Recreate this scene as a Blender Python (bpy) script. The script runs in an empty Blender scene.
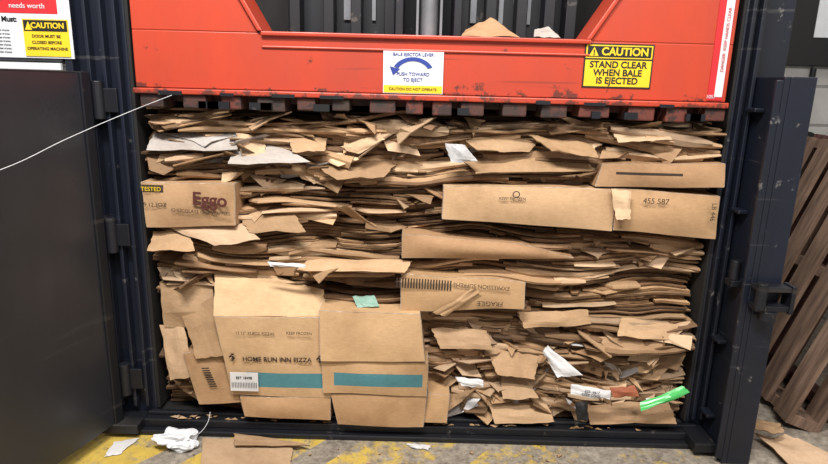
import bpy, bmesh, math, random
from mathutils import Vector, Matrix, noise
random.seed(11)
R=random.random
def U(a,b): return a+(b-a)*R()
sc=bpy.context.scene
sc.view_settings.view_transform='Standard'
def S(r,g,b,a=1):
    f=lambda c:(c/255/12.92 if c/255<=.04045 else ((c/255+.055)/1.055)**2.4)
    return (f(r),f(g),f(b),a)
def N(x,y,z=0): return noise.noise(Vector((x,y,z)))
# ---------------------------------------------------------------- materials
def newmat(name):
    m=bpy.data.materials.new(name); m.use_nodes=True
    nt=m.node_tree; b=nt.nodes['Principled BSDF']; return m,nt,b
def ramp(nt,src,stops):
    r=nt.nodes.new('ShaderNodeValToRGB'); e=r.color_ramp.elements
    e[0].position,e[0].color=stops[0]; e[1].position,e[1].color=stops[-1]
    for p,c in stops[1:-1]:
        q=e.new(p); q.color=c
    nt.links.new(src,r.inputs[0]); return r.outputs[0]
def coords(nt,scale=(1,1,1),rot=(0,0,0)):
    t=nt.nodes.new('ShaderNodeTexCoord'); m=nt.nodes.new('ShaderNodeMapping')
    m.inputs['Scale'].default_value=scale; m.inputs['Rotation'].default_value=rot
    nt.links.new(t.outputs['Object'],m.inputs[0]); return m.outputs[0]
def noiseN(nt,vec,scale,detail=4,rough=.5):
    n=nt.nodes.new('ShaderNodeTexNoise'); n.inputs['Scale'].default_value=scale
    n.inputs['Detail'].default_value=detail; n.inputs['Roughness'].default_value=rough
    nt.links.new(vec,n.inputs['Vector']); return n.outputs['Fac']
def mix(nt,fac,a,b,mode='MIX'):
    m=nt.nodes.new('ShaderNodeMix'); m.data_type='RGBA'; m.blend_type=mode
    for s,v in ((m.inputs[0],fac),(m.inputs[6],a),(m.inputs[7],b)):
        if hasattr(v,'is_linked') : nt.links.new(v,s)
        else: s.default_value=v
    return m.outputs[2]
def math_(nt,op,a,b=0.0):
    m=nt.nodes.new('ShaderNodeMath'); m.operation=op
    for s,v in ((m.inputs[0],a),(m.inputs[1],b)):
        if hasattr(v,'is_linked'): nt.links.new(v,s)
        else: s.default_value=v
    return m.outputs[0]
def bump(nt,b,h,strength=.3,dist=.002,prev=None):
    n=nt.nodes.new('ShaderNodeBump'); n.inputs['Strength'].default_value=strength
    n.inputs['Distance'].default_value=dist
    if prev: nt.links.new(prev.outputs[0],n.inputs['Normal'])
    nt.links.new(h,n.inputs['Height']); nt.links.new(n.outputs[0],b.inputs['Normal']); return n
def plain(name,col,rough=.6,metal=0,var=.25,scale=12,spec=None):
    m,nt,b=newmat(name); v=coords(nt)
    f=noiseN(nt,v,scale,5,.6)
    g=ramp(nt,f,[(.3,(1-var,)*3+(1,)),(.7,(1,1,1,1))])
    nt.links.new(mix(nt,1.0,col,g,'MULTIPLY'),b.inputs['Base Color'])
    b.inputs['Roughness'].default_value=rough; b.inputs['Metallic'].default_value=metal
    return m
def painted(name,col,worn,grime,rough=.5,wear=.66,gr=.5,lowz=None,scr=.25):
    m,nt,b=newmat(name)
    f1=noiseN(nt,coords(nt),16,9,.72); f2=noiseN(nt,coords(nt,(1,1,.35)),3.5,7,.65)
    f3=noiseN(nt,coords(nt,(2,2,45),(.1,.05,0)),1.1,3,.5)
    c=mix(nt,ramp(nt,f2,[(gr-.15,(0,0,0,1)),(gr+.2,(1,1,1,1))]),col,grime)
    c=mix(nt,ramp(nt,f3,[(.66,(0,0,0,1)),(.70,(scr,scr,scr,1))]),c,worn)
    w=f1
    if lowz:
        t=nt.nodes.new('ShaderNodeTexCoord'); s=nt.nodes.new('ShaderNodeSeparateXYZ'); nt.links.new(t.outputs['Object'],s.inputs[0])
        g=math_(nt,'MULTIPLY',math_(nt,'MAXIMUM',math_(nt,'SUBTRACT',lowz,s.outputs[2]),0.0),3.0)
        w=math_(nt,'ADD',f1,g)
    c=mix(nt,ramp(nt,w,[(wear,(0,0,0,1)),(wear+.04,(.85,.85,.85,1))]),c,worn)
    nt.links.new(c,b.inputs['Base Color'])
    nt.links.new(ramp(nt,f2,[(.3,(rough-.1,)*3+(1,)),(.7,(rough+.12,)*3+(1,))]),b.inputs['Roughness'])
    bump(nt,b,f1,.1,.001); return m
def cardmat(name,edge=False,col=None,stripes=()):
    m,nt,b=newmat(name)
    if col is None:
        a=nt.nodes.new('ShaderNodeAttribute'); a.attribute_name='tint'; c=a.outputs['Color']
    else:
        rgb=nt.nodes.new('ShaderNodeRGB'); rgb.outputs[0].default_value=col; c=rgb.outputs[0]
    for (x0,x1,z0,z1,sc_) in stripes:
        t=nt.nodes.new('ShaderNodeTexCoord'); s=nt.nodes.new('ShaderNodeSeparateXYZ')
        nt.links.new(t.outputs['Object'],s.inputs[0])
        k=math_(nt,'MULTIPLY',math_(nt,'GREATER_THAN',s.outputs[0],x0),math_(nt,'LESS_THAN',s.outputs[0],x1))
        k2=math_(nt,'MULTIPLY',math_(nt,'GREATER_THAN',s.outputs[2],z0),math_(nt,'LESS_THAN',s.outputs[2],z1))
        c=mix(nt,math_(nt,'MULTIPLY',math_(nt,'MULTIPLY',k,k2),.95),c,sc_)
    f=noiseN(nt,coords(nt),5,6,.62); g=ramp(nt,f,[(.30,(.66,.62,.58,1)),(.45,(.88,.86,.84,1)),(.62,(1,1,1,1))])
    c=mix(nt,1.0,c,g,'MULTIPLY')
    f2=noiseN(nt,coords(nt,(1,1,3)),60,4,.7)
    c=mix(nt,1.0,c,ramp(nt,f2,[(.3,(.86,.85,.84,1)),(.62,(1,1,1,1))]),'MULTIPLY')
    if edge:
        f3=noiseN(nt,coords(nt,(1,1,16)),30,5,.75)
        c=mix(nt,1.0,c,ramp(nt,f3,[(.34,(.20,.16,.13,1)),(.54,(.50,.45,.39,1)),(.70,(.95,.92,.88,1))]),'MULTIPLY')
        bump(nt,b,f3,.6,.004)
    else:
        bump(nt,b,f,.30,.010)
    nt.links.new(c,b.inputs['Base Color']); b.inputs['Roughness'].default_value=.72
    b.inputs['Specular IOR Level'].default_value=.3
    return m
NAVY=painted('navy_paint',S(23,28,42),S(100,97,96),S(15,18,25),.38,.635,.5)
NAVYD=painted('navy_paint_dark',S(17,19,27),S(78,72,66),S(9,10,13),.5,.62,.5)
DOORM=painted('door_steel_dark',S(42,43,48),S(74,75,78),S(31,32,36),.32,.74,.5,None,.12)
ORANGE=painted('orange_paint',S(182,64,40),S(76,44,37),S(158,56,37),.42,.650,.50,1.165,.35)
ORDIRTY=painted('orange_paint_dirty',S(124,52,38),S(38,31,29),S(56,42,36),.65,.52,.38)
BLACK=plain('black_ink',S(22,22,24),.6,0,.2)
INK=plain('brown_black_ink',S(46,36,31),.8,0,.25,60)
REDINK=plain('eggo_ink',S(84,36,30),.8,0,.25,60)
WHITE=plain('white_print',S(212,214,218),.45,0,.12)
YEL=plain('yellow_print',S(230,194,38),.45,0,.12)
REDP=plain('red_print',S(196,40,46),.45,0,.1)
BLUE=plain('blue_print',S(40,60,140),.5,0,.1)
STEEL=plain('steel',S(150,152,156),.35,.6,.3)
CHAM=painted('chamber_steel',S(26,24,24),S(60,52,44),S(16,14,13),.7,.66,.5)
CARD=cardmat('cardboard'); CEDGE=cardmat('cardboard_edge',True)
# ---------------------------------------------------------------- builders
def link(o,parent=None):
    sc.collection.objects.link(o)
    if parent: o.parent=parent
    return o
def empty(name,loc=(0,0,0)):
    e=bpy.data.objects.new(name,None); e.empty_display_size=.05; link(e); return e
class MB:
    def __init__(s): s.v=[];s.f=[];s.m=[];s.c=[]
    def add(s,vs,fs,mi=0,col=(1,1,1,1)):
        o=len(s.v); s.v+=[tuple(v) for v in vs]
        for f in fs: s.f.append([i+o for i in f]); s.m.append(mi); s.c.append(col)
    def box(s,x0,x1,y0,y1,z0,z1,mi=0,col=(1,1,1,1)):
        vs=[(x,y,z) for z in(z0,z1) for y in(y0,y1) for x in(x0,x1)]
        s.add(vs,[(0,1,5,4),(1,3,7,5),(3,2,6,7),(2,0,4,6),(4,5,7,6),(0,2,3,1)],mi,col)
    def prism(s,pts,y0,y1,mi=0):
        n=len(pts); vs=[(x,y0,z) for x,z in pts]+[(x,y1,z) for x,z in pts]
        fs=[tuple(range(n)),tuple(range(2*n-1,n-1,-1))]+[(i,i+n,(i+1)%n+n,(i+1)%n) for i in range(n)]
        s.add(vs,fs,mi)
    def cyl(s,p0,p1,r,n=20,mi=0):
        p0=Vector(p0);p1=Vector(p1);d=(p1-p0).normalized()
        a=d.orthogonal().normalized();b=d.cross(a)
        vs=[];
        for p in(p0,p1):
            for i in range(n):
                t=2*math.pi*i/n; vs.append(p+a*r*math.cos(t)+b*r*math.sin(t))
        fs=[(i,(i+1)%n,(i+1)%n+n,i+n) for i in range(n)]+[tuple(range(n-1,-1,-1)),tuple(range(n,2*n))]
        s.add(vs,fs,mi)
    def grid(s,P,mi=0,col=(1,1,1,1)):
        n=len(P);m=len(P[0]); vs=[p for r in P for p in r]
        s.add(vs,[(i*m+j,i*m+j+1,(i+1)*m+j+1,(i+1)*m+j) for i in range(n-1) for j in range(m-1)],mi,col)
    def make(s,name,mats,parent=None,bevel=0,solid=0,smooth=False):
        me=bpy.data.meshes.new(name); me.from_pydata(s.v,[],s.f)
        for m in mats: me.materials.append(m)
        me.polygons.foreach_set('material_index',s.m)
        ca=me.color_attributes.new('tint','FLOAT_COLOR','CORNER')
        arr=[]
        for f,c in zip(s.f,s.c): arr+=list(c)*len(f)
        ca.data.foreach_set('color',arr)
        if smooth: me.polygons.foreach_set('use_smooth',[True]*len(me.polygons))
        me.update(); o=bpy.data.objects.new(name,me); link(o,parent)
        if solid:
            k=o.modifiers.new('thick','SOLIDIFY'); k.thickness=solid; k.offset=0
            k.material_offset_rim=1 if len(mats)>1 else 0
        if bevel:
            k=o.modifiers.new('bev','BEVEL'); k.width=bevel; k.segments=2; k.limit_method='ANGLE'
        return o
def text(body,x,y,z,size,mat,parent,roll=0,rz=0,align='CENTER',sx=1,name='lettering',bold=0,rx=90):
    c=bpy.data.curves.new(name,'FONT'); c.body=body; c.size=size; c.align_x=align; c.align_y='CENTER'
    c.offset=bold; c.extrude=.0003
    o=bpy.data.objects.new(name,c); c.materials.append(mat); link(o,parent)
    o.matrix_basis=Matrix.Translation((x,y,z))@Matrix.Rotation(math.radians(rz),4,'Z')@Matrix.Rotation(math.radians(roll),4,'Y')@Matrix.Rotation(math.radians(rx),4,'X')@Matrix.Diagonal((sx,1,1,1))
    return o
# ---------------------------------------------------------------- room
fm,nt,b=newmat('concrete_floor')
v=coords(nt); f=noiseN(nt,v,5,8,.7); g=noiseN(nt,v,40,6,.7)
c=ramp(nt,f,[(.3,S(92,82,72)),(.5,S(134,124,112)),(.7,S(160,150,138))])
c=mix(nt,.5,c,ramp(nt,g,[(.35,S(80,72,64)),(.65,S(170,160,146))]))
t=nt.nodes.new('ShaderNodeTexCoord'); s=nt.nodes.new('ShaderNodeSeparateXYZ'); nt.links.new(t.outputs['Object'],s.inputs[0])
diag=math_(nt,'FRACT',math_(nt,'ADD',math_(nt,'MULTIPLY',math_(nt,'ADD',s.outputs[0],math_(nt,'MULTIPLY',s.outputs[1],-.8)),2.3),.32))
k=math_(nt,'LESS_THAN',diag,.72)
k=math_(nt,'MULTIPLY',k,math_(nt,'LESS_THAN',s.outputs[0],.95))
k=math_(nt,'MULTIPLY',k,math_(nt,'GREATER_THAN',s.outputs[0],-1.5))
k=math_(nt,'MULTIPLY',k,math_(nt,'GREATER_THAN',s.outputs[1],-.75))
wv=math_(nt,'ADD',noiseN(nt,v,14,9,.78),math_(nt,'MULTIPLY',s.outputs[0],-.10))
wear=ramp(nt,wv,[(.46,(0,0,0,1)),(.58,(1,1,1,1))])
k=mix(nt,1.0,k,wear,'MULTIPLY')
c=mix(nt,k,c,mix(nt,noiseN(nt,v,30,5,.7),S(156,128,62),S(216,186,82)))
c=mix(nt,ramp(nt,noiseN(nt,v,55,5,.7),[(.60,(0,0,0,1)),(.66,(.8,.8,.8,1))]),c,S(58,52,46))
nt.links.new(c,b.inputs['Base Color']); b.inputs['Roughness'].default_value=.6; bump(nt,b,g,.3,.003)
m=MB(); m.box(-3,2.8,-4,1.5,-.1,0); m.make('floor',[fm])
wm,nt,b=newmat('painted_block')
br=nt.nodes.new('ShaderNodeTexBrick'); br.inputs['Scale'].default_value=1; br.inputs['Brick Width'].default_value=.4
br.inputs['Row Height'].default_value=.2; br.inputs['Mortar Size'].default_value=.008
br.inputs['Color1'].default_value=S(186,184,180); br.inputs['Color2'].default_value=S(172,170,166); br.inputs['Mortar'].default_value=S(120,118,115)
t=nt.nodes.new('ShaderNodeTexCoord'); s=nt.nodes.new('ShaderNodeSeparateXYZ'); cb=nt.nodes.new('ShaderNodeCombineXYZ')
nt.links.new(t.outputs['Object'],s.inputs[0])
nt.links.new(math_(nt,'ADD',s.outputs[0],s.outputs[1]),cb.inputs[0]); nt.links.new(s.outputs[2],cb.inputs[1])
nt.links.new(cb.outputs[0],br.inputs['Vector'])
nt.links.new(mix(nt,.25,br.outputs[0],ramp(nt,noiseN(nt,coords(nt),7,6,.6),[(.3,S(90,88,84)),(.7,S(190,188,184))])),b.inputs['Base Color'])
b.inputs['Roughness'].default_value=.7
m=MB(); m.box(-3,2.8,1.4,1.5,0,3.4); m.make('wall_back',[wm])
m=MB(); m.box(2.15,2.25,-4,1.39,0,3.4); m.make('wall_right',[wm])
m=MB(); m.box(-3,2.14,-4,1.39,3.4,3.5); m.make('ceiling',[plain('ceiling_paint',S(190,190,188),.9)])
# ---------------------------------------------------------------- baler frame
baler=empty('cardboard_baler')
m=MB()
m.box(-1.07,-.905,0,.85,0,2.3); m.box(.90,.965,0,.85,0,2.3); m.box(.965,1.06,.03,.85,0,2.3)
m.make('side_posts',[NAVY],baler,.006)
m=MB()
for x in(-.925,-.965,-1.01): m.box(x-.006,x+.006,-.03,-.0005,.08,2.3)
m.box(-1.072,-1.05,-.04,-.0005,.0,2.3)
for x in(.912,.94): m.box(x-.006,x+.006,-.025,-.0005,.08,2.3)
m.box(.955,.972,-.15,-.0005,.0,1.2)
m.box(.972,1.045,-.15,-.125,.0,1.2); m.box(1.03,1.045,-.125,-.0005,.0,1.2)
m.box(.935,.955,-.15,-.138,.02,1.19)
for z in(.12,.38,.80,1.1): m.box(.925,.9545,-.08,-.026,z,z+.012)
m.make('post_trims',[NAVY],baler,.003)
m=MB()
m.box(-.905,.905,.78,.85,0,2.3); m.box(-.905,-.895,.001,.78,.06,2.3,0); m.box(.892,.90,.001,.78,.06,2.3,0); m.box(-.905,.90,.001,.78,0,.045)
m.make('chamber_walls',[CHAM],baler)
m=MB()
m.box(-1.0,.95,-.075,-.001,0,.018); m.box(-.96,.95,-.05,-.001,.018,.045); m.box(-.93,.93,-.022,-.001,.045,.058)
m.box(-1.07,-.93,-.10,-.001,.018,.05); m.box(.88,.95,-.12,-.001,.018,.05)
m.make('sill',[NAVYD],baler,.004)
m=MB()
for z in(.13,.62,1.03):
    m.cyl((-.985,-.04,z),(-.985,-.04,z+.11),.018)
    m.box(-1.0,-.93,-.04,-.03,z+.02,z+.09)
m.cyl((.97,-.185,.54),(.97,-.185,.62),.016); m.box(.955,1.06,-.195,-.1505,.535,.552); m.box(.955,1.06,-.195,-.1505,.595,.610)
m.cyl((1.0,-.18,.505),(1.0,-.18,.535),.024); m.cyl((.935,-.09,.60),(.935,-.09,.66),.014); m.box(.92,.954,-.11,-.07,.58,.6)
m.box(1.05,1.062,-.2,-.15,.53,.615)
m.make('hinges_and_latch',[NAVYD],baler,.002)
d=Vector((-.27,-.963,0)).normalized(); nrm=Vector((d.y,-d.x,0))
p0=Vector((-.995,-.06,0))
def doorbox(m,a0,a1,t0,t1,z0,z1,mi=0):
    vs=[]
    for z in(z0,z1):
        for t_ in(t0,t1):
            for a in(a0,a1):
                q=p0+d*a+nrm*t_; vs.append((q.x,q.y,z))
    m.add(vs,[(0,1,5,4),(1,3,7,5),(3,2,6,7),(2,0,4,6),(4,5,7,6),(0,2,3,1)],mi)
m=MB(); doorbox(m,0,1.75,0.004,.02,.05,1.16)
m.make('door_skin',[DOORM],baler)
m=MB()
doorbox(m,0,.035,-.004,.07,.05,1.165); doorbox(m,1.7,1.75,-.004,.07,.05,1.165)
doorbox(m,.035,1.7,.0201,.07,.05,.09); doorbox(m,.035,1.7,.0201,.07,1.12,1.165)
for a in(.4,.85,1.3): doorbox(m,a,a+.05,.0201,.07,.09,1.12)
m.make('door_frame',[NAVYD],baler,.003)
# ram
m=MB()
m.prism([(-.875,1.125),(.862,1.125),(.862,1.287),(-.875,1.287)],-.03,0)
m.prism([(-.875,1.287),(-.51,1.287),(-.62,1.48),(-.75,1.95),(-.875,1.95)],-.03,-.005)
m.prism([(.45,1.287),(.862,1.287),(.862,1.95),(.75,1.95),(.57,1.48)],-.03,-.005)
m.box(-.875,.862,-.055,-.0301,1.108,1.124); m.box(-.5,.45,-.042,.12,1.279,1.291); m.box(-.5,.45,-.036,-.0301,1.245,1.252)
m.prism([(-.51,1.291),(-.495,1.291),(-.605,1.48),(-.62,1.48)],-.04,.12)
m.prism([(.435,1.291),(.45,1.291),(.57,1.48),(.555,1.48)],-.04,.12)
m.box(-.875,.862,0,.77,1.118,1.14)
m.make('ram_face',[ORANGE],baler,.003)
m=MB()
x=-.86
while x<.81:
    w=U(.05,.09); m.box(x,min(x+w,.86),-.045,.3,1.068+U(-.004,.004),1.1079); x+=w+U(.025,.06)
m.box(-.875,.862,.03,.77,1.085,1.1179)
m.make('ram_teeth',[ORDIRTY],baler,.004)
m=MB()
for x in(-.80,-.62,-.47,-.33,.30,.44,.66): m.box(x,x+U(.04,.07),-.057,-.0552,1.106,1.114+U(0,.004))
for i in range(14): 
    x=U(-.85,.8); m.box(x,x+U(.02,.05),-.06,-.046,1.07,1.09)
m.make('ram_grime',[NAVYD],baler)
m=MB()
m.box(-.49,.45,.30,.33,1.30,2.2)
for x in(-.47,-.36,-.27,-.16,.08,.17,.27,.36,.43): m.box(x,x+.035,.22,.2999,1.30,2.2)
m.box(-.885,.885,0,.77,2.2,2.3)
m.box(-.12,-.095,.1,.28,1.292,2.2); m.box(.06,.085,.1,.28,1.292,2.2)
m.make('ram_guides',[NAVYD],baler,.003)
m=MB()
m.cyl((-.015,.15,1.292),(-.015,.15,2.2),.028,32); m.box(-.055,-.048,.11,.15,1.292,2.2); m.box(.018,.025,.11,.15,1.292,2.2)
for x,w in((-.3,.03),(-.205,.012),(.125,.02),(.22,.015),(.315,.012)): m.box(x,x+w,.29,.2995,1.36,2.2)
m.make('piston_rod',[STEEL],baler)
# ---------------------------------------------------------------- signs
def plate(name,x0,x1,z0,z1,y,bands,parent=None,th=.002):
    e=parent or empty(name)
    m=MB(); m.box(x0,x1,y,y+th,z0,z1); m.make('panel',[bands[0]],e,0)
    return e
def quadp(e,x0,x1,z0,z1,y,mat,name='print'):
    m=MB(); m.box(x0,x1,y,y+.0008,z0,z1); return m.make(name,[mat],e)
e=plate('caution_sign',.435,.635,1.158,1.282,-.0325,[BLACK])
quadp(e,.439,.631,1.162,1.236,-.0335,YEL); quadp(e,.439,.631,1.241,1.278,-.0335,YEL)
m=MB(); m.box(.443,.627,-.0343,-.0336,1.2445,1.2745); m.make('header',[BLACK],e)
text('CAUTION',.551,-.0353,1.259,.030,YEL,e,bold=.0009)
m=MB(); m.prism([(.448,1.247),(.475,1.247),(.4615,1.272)],-.0352,-.0344); m.make('triangle',[YEL],e)
text('!',.4615,-.0362,1.256,.02,BLACK,e,bold=.0008)
for i,s_ in enumerate(('STAND CLEAR','WHEN BALE','IS EJECTED')): text(s_,.535,-.0345,1.223-i*.0225,.0255,BLACK,e,bold=.0006)
e=plate('bale_ejector_sign',-.147,.028,1.127,1.246,-.0365,[WHITE])
text('BALE EJECTOR LEVER',-.06,-.0377,1.237,.0125,BLUE,e,bold=.0001)
quadp(e,-.145,.026,1.129,1.150,-.0375,YEL); text('CAUTION DO NOT OPERATE',-.06,-.0387,1.1395,.0105,BLACK,e)
text('PUSH TOWARD',-.06,-.0377,1.182,.0135,BLUE,e,bold=.0001); text('TO EJECT',-.06,-.0377,1.166,.0135,BLUE,e,bold=.0001)
m=MB(); A=[]
for i in range(17):
    t_=math.radians(25+130*i/16); A.append([(-.06+.055*math.cos(t_)*r,-.0377,1.183+.042*math.sin(t_)*r) for r in(.86,1.12)])
m.grid(A)
m.add([(-.128,-.0377,1.203),(-.098,-.0377,1.196),(-.118,-.0377,1.178)],[(0,1,2)])
m.make('arrow',[BLUE],e,solid=.0006)
e=plate('warning_strip_label',.806,.850,1.13,1.47,-.0325,[REDP])
quadp(e,.825,.848,1.14,1.46,-.0335,WHITE)
text('DANGER  KEEP HANDS CLEAR',.8365,-.0345,1.3,.013,REDP,e,roll=-90); text('1057',.815,-.0345,1.14,.014,WHITE,e)
cab=empty('control_cabinet')
m=MB(); m.box(-1.6,-1.078,-.04,.3,1.19,1.95); m.make('housing',[plain('cabinet_grey',S(70,72,78),.5)],cab,.006)
m=MB(); m.box(-1.55,-1.08,-.05,-.0405,1.168,1.187); m.make('lip',[WHITE],cab)
e=plate('safety_poster',-1.50,-1.04,1.20,1.62,-.0445,[WHITE])
quadp(e,-1.49,-1.075,1.322,1.6,-.0455,REDP)
text('needs worth',-1.16,-.0465,1.342,.020,WHITE,e); text('important',-1.25,-.0465,1.372,.02,WHITE,e)
text('You Must:',-1.235,-.0457,1.305,.020,BLACK,e,bold=.0006)
for i in range(7): text('keep hands and tools clear of press',-1.265,-.0457,1.275-i*.01,.0065,BLACK,e)
e=plate('caution_label',-1.178,-1.048,1.205,1.307,-.0470,[YEL])
quadp(e,-1.175,-1.051,1.274,1.304,-.0478,BLACK)
text('CAUTION',-1.106,-.0488,1.289,.021,YEL,e,bold=.0006)
m=MB(); m.prism([(-1.171,1.277),(-1.151,1.277),(-1.161,1.300)],-.0486,-.0479); m.make('triangle',[YEL],e)
for i,s_ in enumerate(('DOOR MUST BE','CLOSED BEFORE','OPERATING MACHINE')): text(s_,-1.113,-.0478,1.26-i*.017,.0115,BLACK,e,bold=.0002)
# ---------------------------------------------------------------- bale
bale=empty('cardboard_bale')
LIGHT=[S(204,172,138),S(194,160,124),S(186,152,116),S(212,182,148),S(198,168,138)]
MID=[S(174,140,106),S(162,128,95),S(184,150,114),S(150,118,88)]
DARK=[S(122,94,70),S(106,82,60),S(138,108,80)]
GREY=[S(196,190,186),S(180,172,166)]
def zw(x,z): 
    e_=max(0,min(1,(z-.06)/.12,(1.07-z)/.12))
    return z+e_*(.050*N(x*1.5,z*2.2,3)+.020*N(x*4,z*4.5,9))
def yf(x,z): return .045+.055*N(x*2.1,z*7,1)+.026*N(x*7,z*20,5)+.55*max(0,N(x*5.5,z*22,14)-.28)
m=MB()
def sheet(x0,x1,zb,y0,th,col,droop=0,slope=0,depth=.35):
    n=max(3,int((x1-x0)/.02)); rows=[[],[],[],[],[],[]]
    sd=U(0,99); xm=(x0+x1)/2; sk=U(-.12,.12); am=random.choice([.0022,.0022,.005])
    for i in range(n+1):
        x=x0+(x1-x0)*i/n
        z=zw(x,zb)+slope*(x-xm)+am*N(x*11,sd)
        y=y0+yf(x,zb)+sk*(x-xm)*.3+.006*N(x*6,sd,2)+.003*N(x*35,sd)
        dz=droop*(.6+.6*N(x*3,sd,7))
        rows[0].append((x,y+depth,z+th)); rows[1].append((x,y+.04,z+th)); rows[2].append((x,y,z+th-dz))
        rows[3].append((x,y,z-dz)); rows[4].append((x,y+.04,z)); rows[5].append((x,y+depth,z))
    m.grid([rows[0],rows[1],rows[2]],0,col); m.grid([rows[2],rows[3]],1,col); m.grid([rows[3],rows[4],rows[5]],0,col)
    for k in(0,-1):
        m.add([r[k] for r in rows],[(0,1,4,5),(1,2,3,4)],1,col)
def fan(x,z):
    return (x>.26 and .40<z<.66) or (x<-.08 and .55<z<.72) or (-.60<x<.03 and .72<z<.86) or (z<.1)
z=.052
while z<1.062:
    th=U(.004,.009); x=-.888+U(0,.02)
    while x<.84:
        fz=fan(x+.1,z)
        w=U(.35,.9) if fz else U(.15,.7)
        x1=min(.888,x+w)
        if .888-x1<.1: x1=.888-U(0,.03)
        cc=random.choice(MID+DARK+MID+LIGHT[:2])
        k=.62+.6*R(); col=(cc[0]*k,cc[1]*k,cc[2]*k,1)
        y0=random.gauss(0,.009) if fz else random.gauss(0,.020)
        if z>1.0: y0+=U(0,.12)
        dr=0 if fz or R()<.65 else U(0,.03)
        sl=0 if fz else random.gauss(0,.02)
        if x1-x>.03: sheet(x,x1,z,y0,th,col,dr,sl)
        x=x1+U(-.02,.015)
    z+=th+(U(.001,.004))
m.make('flattened_sheets',[CARD,CEDGE],bale)
m=MB()
def tint(pal):
    c=random.choice(pal); k=U(.66,1.1); return (c[0]*k,c[1]*k,c[2]*k,1)
def fold(x0,x1,zc,h,col,y0=-.02,slope=0):
    n=max(4,int((x1-x0)/.04)); sd=U(0,99); rows=[]; xm=(x0+x1)/2
    for i in range(n+1):
        u=i/n; x=x0+(x1-x0)*u; e_=min(1,(u+.02)*5,(1.02-u)*5)**.6
        z=zw(x,zc)+slope*(x-xm)+.007*N(x*8,sd); y=yf(x,zc)*.7+y0+.018*N(x*8,sd,4)
        hh=h*(.8+.7*N(x*6,sd,8))*(.3+.7*e_); fr=.5+.5*N(x*7,sd,12)
        r=[(x,y+.25,z+hh*.45),(x,y+.06,z+hh*.55),(x,y+.010,z+hh*.46),(x,y+.002*fr,z+hh*.3),(x,y,z-hh*.1*fr),(x,y+.012*fr,z-hh*.40),(x,y+.05,z-hh*.5),(x,y+.25,z-hh*.5)]
        rows.append(r)
    m.grid(rows,0,col)
def flap(xc,zc,w,l,p,roll,col,y0=.02,bend=.5,tri=0,sk=0,B=None):
    B=B or m
    P=[]; rr=math.radians(roll)
    yb=yf(xc,zc)+y0
    cw=U(.35,1.0); cr=U(.35,1.0); c0=U(-.35,.35); fk=random.choice([0,U(-.7,.7),U(-.6,.6),U(-.25,.25)]); tw=U(-.55,.55)
    us=sorted([-.5,c0,.5]); vb=U(.3,.7)
    for v in (0,vb,1):
        row=[]
        for u in us:
            ww=w*(1-(1-cw)*v*(u<0)*2*abs(u)-(1-cr)*v*(u>0)*2*abs(u))*(1-tri*v)
            lx=u*ww+sk*v*l
            pp=math.radians(p)+(bend if v>vb else 0)
            if v<=vb: a_,b_=l*v*math.cos(math.radians(p)),l*v*math.sin(math.radians(p))
            else: a_=l*vb*math.cos(math.radians(p))+l*(v-vb)*math.cos(pp); b_=l*vb*math.sin(math.radians(p))+l*(v-vb)*math.sin(pp)
            a_*=1+tw*u; b_*=1+tw*u
            dy=-a_+fk*max(0,u-c0)*w; dz=-b_
            q=Vector((xc+lx*math.cos(rr)+math.sin(rr)*dz,yb+dy,zc+lx*math.sin(rr)+dz*math.cos(rr)))
            q.y=max(q.y,-.09); q.z=max(q.z,.060); q.x=max(-.89,min(.89,q.x))
            row.append(q)
        P.append(row)
    B.grid(P,0,col)
HAND=[(-.90,-.60,.69,.86),(.04,.90,.70,.87),(.50,.90,.87,.95),(-.09,.46,.59,.70),(-.09,.33,.44,.585),(-.70,.02,.03,.56)]
def inhand(x,z,mg=.0): return any(a-mg<x<b_+mg and c_-mg<z<d_+mg for a,b_,c_,d_ in HAND)
cnt=0
while cnt<330:
    x=U(-.87,.75); z_=U(.1,1.04); w=U(.10,.52)
    if fan(x+w/2,z_) and R()<.78: continue
    if inhand(x+w/2,z_): continue
    fold(max(-.885,x),min(.885,x+w),z_,random.choice([U(.008,.02),U(.012,.032),U(.02,.046)]),tint(LIGHT+MID+DARK[:1]),U(-.03,.015),random.gauss(0,.06)); cnt+=1
def zone(n,x0,x1,z0,z1,pal,wmin=.06,wmax=.22,lmin=.03,lmax=.09,pmin=5,pmax=75,r=12,B=None):
    c=0
    while c<n:
        x=U(x0,x1); z_=U(z0,z1)
        if inhand(x,z_): continue
        w=U(wmin,wmax); x=max(-.88+w/2,min(.88-w/2,x))
        flap(x,z_,w,U(lmin,lmax),U(pmin,pmax),random.gauss(0,r),tint(pal),U(-.01,.045),U(-1.0,1.1),random.choice([0,0,.3,.6,.95]),U(-.9,.9),B); c+=1
zone(140,-.88,.88,.89,1.06,LIGHT+MID+LIGHT+DARK+GREY[:1],r=11,wmax=.26,lmax=.08)
zone(30,-.60,.05,.86,.93,LIGHT+MID,r=9,lmax=.06)
zone(16,-.58,.05,.70,.86,LIGHT+MID,r=10,lmax=.05)
zone(22,-.88,0,.47,.60,LIGHT+MID,r=9,lmax=.05)
zone(80,.03,.88,.28,.42,LIGHT+MID+LIGHT,r=17)
zone(290,.05,.88,.09,.31,LIGHT+MID+LIGHT+DARK+GREY[:1],r=28,wmax=.17,lmax=.09)
zone(60,-.88,-.66,.08,.56,LIGHT+MID,r=28,wmax=.14,lmax=.07)
zone(14,.35,.88,.62,.70,LIGHT+MID,r=7,lmax=.04)
m.make('folded_flaps',[CARD,CEDGE],bale,solid=.0035)
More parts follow.
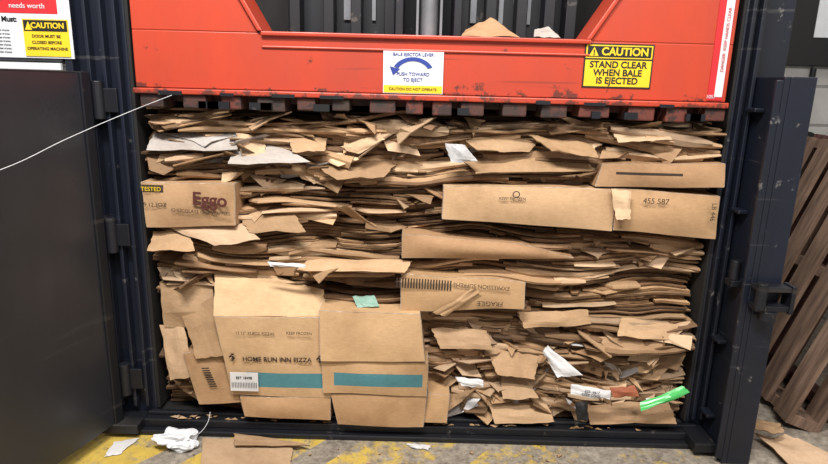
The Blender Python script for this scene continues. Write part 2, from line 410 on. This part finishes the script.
def panel(B,c4,col,n=10,bulge=.008,jag=.0):
    TL,TR,BR,BL=[Vector(c_) for c_ in c4]; sd=U(0,99); P=[]; cu=U(.3,.7); fk=U(-.18,.18); cv=U(.3,.7); fv=U(-.3,.3)
    us=sorted([i/n for i in range(n+1)]+[cu]); vs_=sorted([i/n for i in range(n+1)]+[cv])
    W=(TR-TL).length; H=(TL-BL).length
    for v in vs_:
        row=[]
        for u in us:
            q=TL.lerp(TR,u).lerp(BL.lerp(BR,u),v)
            q.y-=bulge*(math.sin(math.pi*u)*math.sin(math.pi*v))+.006*N(u*2.5,v*2.5,sd)+fk*max(0,u-cu)*W-fv*max(0,v-cv)*H
            q.z+=.006*N(u*3,v*3,sd+4)+jag*N(u*12,sd,2)*(v in(0,1))
            q.x+=jag*2*N(v*6,sd,7)*(u in(0,1)); row.append(q)
        P.append(row)
    B.grid(P,0,col)
m=MB()
def F(x0,zt0,x1,zt1,x2,zb2,x3,zb3,yt,yb,col):
    k=U(.76,1.0); panel(m,[(x0,yt,zt0),(x1,yt,zt1),(x2,yb,zb2),(x3,yb,zb3)],(col[0]*k,col[1]*k,col[2]*k,1),8,.006,.003)
L0,L1,L2,L3,L4=LIGHT
F(-.86,.985,-.60,.995,-.58,.945,-.86,.935,.03,-.035,GREY[1])
F(-.60,.965,-.46,.955,-.36,.915,-.61,.905,.02,-.05,GREY[1])
F(-.61,1.02,-.52,1.0,-.50,.93,-.57,.93,.03,-.03,L3)
F(-.44,.99,-.32,.985,-.32,.95,-.42,.945,.03,-.03,L1)
F(-.28,.96,-.16,1.01,-.14,.99,-.22,.945,.01,-.03,L0)
F(-.36,.90,-.10,.915,-.14,.875,-.28,.865,.02,-.05,MID[0])
F(.10,.99,.34,1.0,.30,.96,.14,.965,.02,-.04,L1)
F(.30,1.01,.50,.985,.50,.955,.36,.97,.02,-.05,MID[2])
F(.10,.93,.48,.95,.50,.91,.14,.895,.02,-.03,MID[2])
F(.55,1.03,.70,1.035,.72,1.01,.56,1.0,.02,-.04,L3)
F(-.87,.71,-.62,.72,-.52,.675,-.66,.65,.0,-.05,L4)
F(-.87,.68,-.76,.69,-.72,.635,-.87,.63,.0,-.05,L1)
F(-.60,.73,-.42,.745,-.38,.70,-.56,.69,.02,-.03,MID[2])
F(-.30,.77,-.18,.72,-.16,.72,-.25,.785,.01,-.03,MID[0])
F(-.38,.60,-.05,.61,-.07,.582,-.42,.572,.0,-.04,L1)
F(-.87,.50,-.70,.505,-.69,.37,-.86,.35,.02,-.01,L1)
F(-.80,.40,-.68,.475,-.60,.30,-.74,.27,.0,-.04,MID[2])
F(-.88,.36,-.80,.36,-.76,.20,-.84,.18,.01,-.03,L0)
F(.02,.375,.20,.38,.22,.325,.05,.32,.0,-.035,L1)
F(.20,.31,.38,.29,.36,.23,.24,.24,.0,-.04,MID[2])
F(.30,.44,.53,.45,.54,.41,.32,.395,.0,-.03,L2)
F(.64,.43,.83,.41,.80,.37,.62,.38,.0,-.03,L1)
F(.57,.36,.76,.385,.78,.335,.60,.31,.0,-.04,MID[0])
F(.26,.21,.34,.215,.38,.16,.26,.155,.0,-.05,L1)
F(.55,.115,.82,.145,.84,.085,.56,.065,-.01,-.055,MID[0])
F(.22,.12,.42,.115,.44,.07,.24,.065,-.01,-.055,L1)
m.make('loose_panels',[CARD,CEDGE],bale,solid=.004)
def scrap(name,c4,mat,bul=.01):
    q=MB(); panel(q,c4,(1,1,1,1),6,bul,.003); return q.make(name,[mat],bale,solid=.0015)
PAPER=plain('white_paper',S(212,210,210),.6,0,.2)
q=MB()
for i in range(26):
    x=U(.08,.82); z_=U(.11,.36)
    flap(x,z_,U(.03,.08),U(.02,.045),U(10,70),random.gauss(0,22),(1,1,1,1),U(-.03,.01),U(-.6,.6),0,U(-.5,.5),q)
for i in range(10):
    x=U(-.85,.82); z_=U(.88,1.03)
    flap(x,z_,U(.04,.10),U(.015,.04),U(10,70),random.gauss(0,10),(1,1,1,1),U(-.02,.02),U(-.6,.6),0,U(-.5,.5),q)
q.make('paper_bits',[PAPER],bale,solid=.001)
GREEN=plain('green_plastic',S(80,190,100),.3,0,.3,12)
scrap('white_label',[(.37,-.09,.345),(.385,-.09,.365),(.50,-.095,.275),(.42,-.095,.265)],PAPER)
scrap('white_label',[(.47,-.09,.235),(.60,-.09,.215),(.60,-.095,.185),(.47,-.095,.205)],PAPER)
text('EST. 4417\nKEEP COOL',.535,-.106,.211,.012,BLACK,bale,roll=8)
scrap('green_plastic',[(.70,-.085,.17),(.83,-.085,.235),(.855,-.09,.215),(.70,-.095,.15)],GREEN,.01)
scrap('green_plastic',[(-.24,-.0,.478),(-.17,-.0,.485),(-.15,-.03,.46),(-.22,-.03,.455)],plain('pale_green',S(140,176,160),.5))
scrap('white_film',[(.04,-.04,.985),(.10,-.04,.98),(.14,-.05,.935),(.06,-.05,.93)],plain('film',S(186,184,184),.25,0,.35,40),.01)
scrap('pale_label',[(.10,-.07,.24),(.19,-.075,.235),(.19,-.08,.215),(.12,-.08,.215)],PAPER)
scrap('pale_label',[(-.50,-.05,.605),(-.38,-.05,.60),(-.38,-.055,.592),(-.49,-.055,.592)],PAPER)
scrap('dark_print',[(.49,-.09,.17),(.53,-.09,.175),(.535,-.09,.11),(.50,-.09,.11)],BLACK)
scrap('orange_print',[(.60,-.08,.22),(.68,-.08,.23),(.69,-.085,.20),(.61,-.085,.19)],plain('terracotta_ink',S(160,90,60),.7))
def carton(name,c4,depth,col,stripes=(),bulge=.012,e=None,label='walls',nf=3):
    e=e or empty(name); TL,TR,BR,BL=[Vector(c_) for c_ in c4]; sd=U(0,99); n=30; P=[]
    W=(TR-TL).length; H=(TL-BL).length
    folds=[(U(0,6.28),U(-.2,.2),U(-.05,.09)) for _ in range(nf)]
    for j in range(n+1):
        v=j/n; row=[]
        for i in range(n+1):
            u=i/n; q=TL.lerp(TR,u).lerp(BL.lerp(BR,u),v)
            q.y-=bulge*.8*(math.sin(math.pi*u)*math.sin(math.pi*v))
            for a,c0,kk in folds:
                dd=((u-.5)*W*math.cos(a)+(v-.5)*H*math.sin(a))-c0*min(W,H)
                q.y+=kk*max(0,dd)
            q.z+=.006*N(u*W*5,v*H*3,sd+3); q.x+=.003*N(v*H*12,sd); q.y+=.003*N(u*W*9,v*H*9,sd)
            q.y=min(q.y,Vector(TL).y+.02)
            row.append(q)
        P.append(row)
    q=MB(); q.grid(P,0)
    def skirt(edge):
        q.grid([edge,[p+Vector((0,depth,0)) for p in edge]],0)
    skirt([p for p in P[0]][::-1]); skirt(P[-1]); skirt([r[0] for r in P]); skirt([r[-1] for r in P][::-1])
    q.make(label,[cardmat(name+'_board',False,col,stripes),CEDGE],e,solid=.003)
    return e
Y=-.03
e=carton('waffle_carton',[(-.885,Y,.84),(-.60,Y,.845),(-.60,Y,.715),(-.875,Y,.70)],.12,S(182,147,111),stripes=[(-.885,-.815,.812,.835,S(50,40,36))],nf=0)
text('Eggo',-.67,Y-.020,.795,.056,REDINK,e,roll=3,bold=.0014); text('CHOCOLATE CHIP WAFFLES',-.70,Y-.018,.757,.014,INK,e,roll=3)
text('TESTED',-.85,Y-.012,.823,.018,YEL,e); text('9.12.3OZ',-.84,Y-.014,.775,.018,INK,e)
e=carton('long_flat_carton',[(.042,Y,.855),(.56,Y-.01,.862),(.56,Y-.02,.735),(.042,Y-.01,.755)],.10,S(192,158,121),bulge=.016,nf=1)
carton('long_flat_carton',[(.565,Y-.005,.86),(.888,Y-.01,.845),(.888,Y-.015,.715),(.565,Y-.02,.735)],.10,S(184,148,110),bulge=.02,e=e,label='end_panel',nf=1)
q=MB(); panel(q,[(.54,Y-.035,.865),(.60,Y-.035,.86),(.60,Y-.05,.78),(.56,Y-.05,.775)],L3,8,.006,.002); q.make('torn_flap',[CARD,CEDGE],e,solid=.003)
text('455 587',.68,Y-.036,.83,.024,INK,e,roll=2); text('KEEP FROZEN',.25,Y-.028,.825,.013,INK,e); text('O',.26,Y-.030,.838,.03,INK,e)
text('LB 446',.86,Y-.028,.80,.02,INK,e,roll=90)
e=carton('upper_flat_carton',[(.52,Y,.935),(.888,Y,.945),(.888,Y-.01,.875),(.50,Y-.01,.87)],.12,S(176,140,104),stripes=[(.56,.76,.905,.913,S(40,34,30))],nf=1)
e=carton('long_flat_carton',[(-.08,Y,.70),(.30,Y,.675),(.46,Y,.635),(-.08,Y,.625)],.10,S(170,134,99),bulge=.02,nf=1)
e=carton('paper_roll_carton',[(-.08,Y-.01,.575),(.31,Y-.01,.555),(.31,Y-.02,.47),(-.08,Y-.02,.455)],.12,S(182,147,108),bulge=.012,nf=0)
text('EXPRESSION SUPREME',.17,Y-.030,.545,.018,INK,e,roll=183); text('||||||||||||||||||||',-.01,Y-.028,.550,.034,INK,e,bold=.0008,roll=2); text('FRAGILE',.20,Y-.032,.49,.022,INK,e,roll=180)
q=MB(); panel(q,[(.14,Y-.035,.54),(.17,Y-.035,.53),(.06,Y-.04,.44),(.02,Y-.04,.45)],MID[2],8,.004,.001); q.make('torn_flap',[CARD,CEDGE],e,solid=.003)
TEAL=S(66,130,142); Y=-.045
e=carton('pizza_carton',[(-.67,Y-.02,.425),(-.33,Y-.02,.425),(-.30,Y-.02,.15),(-.625,Y-.02,.155)],.18,S(196,162,123),stripes=[(-.575,-.31,.185,.238,TEAL)],nf=0)
text('HOME RUN INN PIZZA',-.472,Y-.036,.288,.0215,INK,e,bold=.0004,roll=-.5); text('12 12" 32.8OZ PIZZAS',-.54,Y-.034,.375,.013,INK,e); text('KEEP FROZEN',-.40,Y-.036,.380,.013,INK,e)
for x in(-.615,-.335): text('↑',x,Y-.032,.288,.034,INK,e,bold=.0015)
m=MB(); m.box(-.625,-.535,Y-.036,Y-.034,.175,.24); m.make('shipping_label',[PAPER],e); text('EST 18498',-.58,Y-.0375,.222,.012,BLACK,e); text('||||||||||||||||',-.58,Y-.0375,.198,.02,BLACK,e)
q=MB(); panel(q,[(-.695,.05,.575),(-.34,.04,.485),(-.32,Y-.02,.427),(-.675,Y-.02,.422)],S(204,171,132),12,.004,.003); q.make('top_flap',[CARD,CEDGE],e,solid=.004)
e=carton('pizza_carton',[(-.335,Y-.03,.455),(-.02,Y-.03,.455),(.0,Y-.045,.30),(-.33,Y-.045,.295)],.16,S(196,161,121),bulge=.006,nf=1)
carton('striped_carton',[(-.33,Y-.035,.29),(.01,Y-.035,.295),(.01,Y-.035,.175),(-.325,Y-.035,.175)],.16,S(190,155,116),stripes=[(-.29,-.005,.205,.25,TEAL)],bulge=.008,e=e,label='striped_side',nf=0)
carton('plain_carton',[(-.30,Y-.03,.17),(.01,Y-.03,.17),(.0,Y-.035,.062),(-.28,Y-.035,.062)],.14,S(182,146,109),bulge=.008,e=e,label='lower_flap',nf=1)
e3=carton('plain_carton',[(-.60,Y-.02,.148),(-.305,Y-.02,.148),(-.305,Y-.025,.07),(-.585,Y-.025,.08)],.14,S(178,142,105),bulge=.01,nf=1)
e3=carton('plain_carton',[(.015,Y-.01,.17),(.085,Y-.01,.165),(.08,Y-.02,.07),(.005,Y-.02,.07)],.12,S(190,154,114),bulge=.006,nf=0)
Y=-.025
e4=carton('hatched_carton',[(-.79,Y-.01,.28),(-.66,Y-.01,.31),(-.60,Y-.03,.12),(-.74,Y-.03,.11)],.10,S(176,141,105),bulge=.01,nf=1)
text('/////////',-.70,Y-.037,.21,.03,INK,e4,roll=70,bold=.001)
# ---------------------------------------------------------------- floor litter etc
def litter(name,pts,z,mat,crump=.004,solid=.003):
    q=MB(); TL,TR,BR,BL=[Vector((p[0],p[1],z)) for p in pts]; P=[]; sd=U(0,99); n=10
    for j in range(n+1):
        row=[]
        for i in range(n+1):
            w=TL.lerp(TR,i/n).lerp(BL.lerp(BR,i/n),j/n); w.z+=crump*(1+N(i*.3,j*.3,sd))
            if j in(0,n): w.y+=.007*N(i*.7,sd)
            if i in(0,n): w.x+=.007*N(j*.7,sd,4)
            row.append(w)
        P.append(row)
    q.grid(P,0,tint(LIGHT)); return q.make(name,[mat,CEDGE] if mat is CARD else [mat],None,solid=solid)
litter('cardboard_scrap',[(-.72,-.09),(-.42,-.10),(-.40,-.28),(-.66,-.30)],.003,CARD)
litter('cardboard_scrap',[(-.62,-.082),(-.40,-.12),(-.36,-.14),(-.6,-.15)],.016,CARD)
litter('cardboard_scrap',[(1.14,.0),(1.27,-.03),(1.5,-.28),(1.15,-.25)],.003,CARD,.02)
litter('cardboard_scrap',[(1.08,.02),(1.22,.0),(1.2,-.06),(1.1,-.05)],.05,CARD,.012)
litter('cardboard_scrap',[(.98,-.22),(1.12,-.24),(1.10,-.36),(.96,-.34)],.003,CARD,.008)
litter('paper_scrap',[(-1.0,-.12),(-.93,-.10),(-.95,-.19),(-.99,-.2)],.002,PAPER,.002,.001)
litter('paper_scrap',[(-.05,-.09),(.03,-.10),(.02,-.12),(-.03,-.115)],.002,PAPER,.003,.001)
q=MB()
for i in range(40):
    x=U(-.36,.93); y=U(-.3,-.13); s_=U(.004,.011); a=U(0,6.28)
    q.add([(x+s_*math.cos(a+k*2.1+U(-.4,.4))*U(.5,1.2),y+s_*math.sin(a+k*2.1)*U(.4,1.2),.003+U(0,.006)) for k in range(3)],[(0,1,2)],0,tint(LIGHT+MID))
q.make('cardboard_debris',[CARD,CEDGE],None,solid=.002)
q=MB()
for i in range(50):
    x=U(-.85,.85); y=U(-.047,-.027); s_=U(.006,.02); a=U(0,6.28)
    q.add([(x+s_*math.cos(a+k*2.1),y+s_*math.sin(a+k*2.1)*.5,.047+U(0,.006)) for k in range(3)],[(0,1,2)],0,tint(LIGHT+MID))
q.make('sill_crumbs',[CARD,CEDGE],bale,solid=.002)
bm=bmesh.new(); bmesh.ops.create_icosphere(bm,subdivisions=4,radius=.045)
for v_ in bm.verts:
    c_=v_.co; r_=1+.8*noise.noise(c_*30)+.4*noise.noise(c_*70); v_.co=Vector((c_.x*1.3*r_,c_.y*.8*r_,c_.z*.5*r_))
me=bpy.data.meshes.new('crumpled_plastic_bag'); bm.to_mesh(me); bm.free(); me.materials.append(plain('bag',S(220,222,226),.5,0,.15,40))
o=bpy.data.objects.new('crumpled_plastic_bag',me); o.location=(-.78,-.135,.028); link(o)
def wire(name,pts,r,mat):
    c=bpy.data.curves.new(name,'CURVE'); c.dimensions='3D'; c.bevel_depth=r; sp=c.splines.new('BEZIER'); sp.bezier_points.add(len(pts)-1)
    for bp,p in zip(sp.bezier_points,pts): bp.co=p; bp.handle_left_type=bp.handle_right_type='AUTO'
    c.materials.append(mat); o=bpy.data.objects.new(name,c); link(o); return o
wire('baling_wire',[(-.76,-.058,1.105),(-.81,-.062,1.085),(-.88,-.075,1.055),(-.98,-.22,.99),(-1.03,-.40,.935),(-1.10,-.75,.885)],.0009,WHITE)
wire('twine',[(-.70,-.07,.09),(-.705,-.085,.06),(-.74,-.10,.02),(-.76,-.12,.02)],.0010,WHITE)
m=MB(); panel(m,[(.10,.1,1.32),(.17,.08,1.355),(.26,.06,1.30),(.08,.03,1.297)],MID[0]); panel(m,[(.31,.1,1.325),(.35,.09,1.335),(.38,.05,1.30),(.30,.05,1.30)],GREY[1]); m.make('cardboard_offcut',[CARD,CEDGE],baler,solid=.003)
wd,nt,b=newmat('pallet_wood'); f=noiseN(nt,coords(nt,(8,8,1)),5,6,.6)
nt.links.new(ramp(nt,f,[(.3,S(70,53,44)),(.55,S(122,97,80)),(.75,S(150,125,106))]),b.inputs['Base Color']); b.inputs['Roughness'].default_value=.85
wd2,nt,b=newmat('pallet_wood_red'); f=noiseN(nt,coords(nt,(8,8,1)),5,6,.6)
nt.links.new(ramp(nt,f,[(.3,S(60,36,34)),(.75,S(104,66,58))]),b.inputs['Base Color']); b.inputs['Roughness'].default_value=.85
def pallet(loc,rz,lean,mat):
    q=MB(); 
    for i in range(7): q.box(0,.018,i*.155,i*.155+.095,0,1.0)
    for zz in(.0,.49,.96): q.box(.0182,.105,0,1.025,zz,zz+.04)
    for i in(0,2,4,6): q.box(.1052,.123,i*.155,i*.155+.095,0,1.0)
    o=q.make('wooden_pallet',[mat],None,.002); o.matrix_basis=Matrix.Translation(loc)@Matrix.Rotation(math.radians(rz),4,'Z')@Matrix.Rotation(math.radians(lean),4,'Y'); return o
pallet((1.28,.06,.03),-6,19,wd); pallet((1.44,.10,.03),-6,19,wd2)
e=empty('notice_board')
m=MB(); m.box(1.80,2.14,1.37,1.399,1.30,2.0); m.make('board_frame',[BLACK],e,.004); m=MB(); m.box(1.96,2.12,1.366,1.3699,1.44,1.96); m.make('board_sheet',[WHITE],e)
e=empty('conduit_box')
m=MB(); m.cyl((2.0,1.399,.90),(2.0,1.34,.90),.07,28); m.cyl((2.0,1.34,.90),(2.0,1.33,.90),.05,28); m.cyl((2.0,1.385,.97),(2.0,1.385,1.29),.014,14); m.cyl((2.0,1.385,.0),(2.0,1.385,.83),.014,14); m.make('round_box',[NAVYD],e,.003)
# ---------------------------------------------------------------- lights
def lamp(name,loc,sx,sy,en,rot=(0,0,0),col=(1,.97,.93)):
    e=empty(name)
    l=bpy.data.lights.new('tube','AREA'); l.shape='RECTANGLE'; l.size=sx; l.size_y=sy; l.energy=en; l.color=col
    o=bpy.data.objects.new('tube',l); link(o,e); o.location=loc; o.rotation_euler=rot
    q=MB(); q.box(loc[0]-sx/2,loc[0]+sx/2,loc[1]-sy/2,loc[1]+sy/2,loc[2]+.1,loc[2]+.16); q.make('housing',[WHITE],e)
lamp('ceiling_light',(-.5,-1.6,3.15),1.2,.25,138,(math.radians(24),0,0)); lamp('ceiling_light',(.9,-2.4,3.15),1.2,.25,72,(math.radians(32),0,0)); lamp('ceiling_light',(1.5,.4,3.2),.8,.3,26)
w=bpy.data.worlds.new('World'); sc.world=w; w.use_nodes=True; bg=w.node_tree.nodes['Background']; bg.inputs[0].default_value=(.95,.96,1,1); bg.inputs[1].default_value=.48
# ---------------------------------------------------------------- camera
th=math.radians(13.7); ro=math.radians(1.5)
f_=Vector((0,math.cos(th),-math.sin(th))); r_=Vector((1,0,0)); u_=Vector((0,math.sin(th),math.cos(th)))
r2=r_*math.cos(ro)+u_*math.sin(ro); u2=u_*math.cos(ro)-r_*math.sin(ro)
cd=bpy.data.cameras.new('camera'); cd.lens=26.1; cd.sensor_width=36; cd.clip_start=.02
cam=bpy.data.objects.new('camera',cd); link(cam)
M=Matrix((r2,u2,-f_)).transposed().to_4x4(); M.translation=Vector((-.045,-1.845,1.15)); cam.matrix_world=M
sc.camera=cam
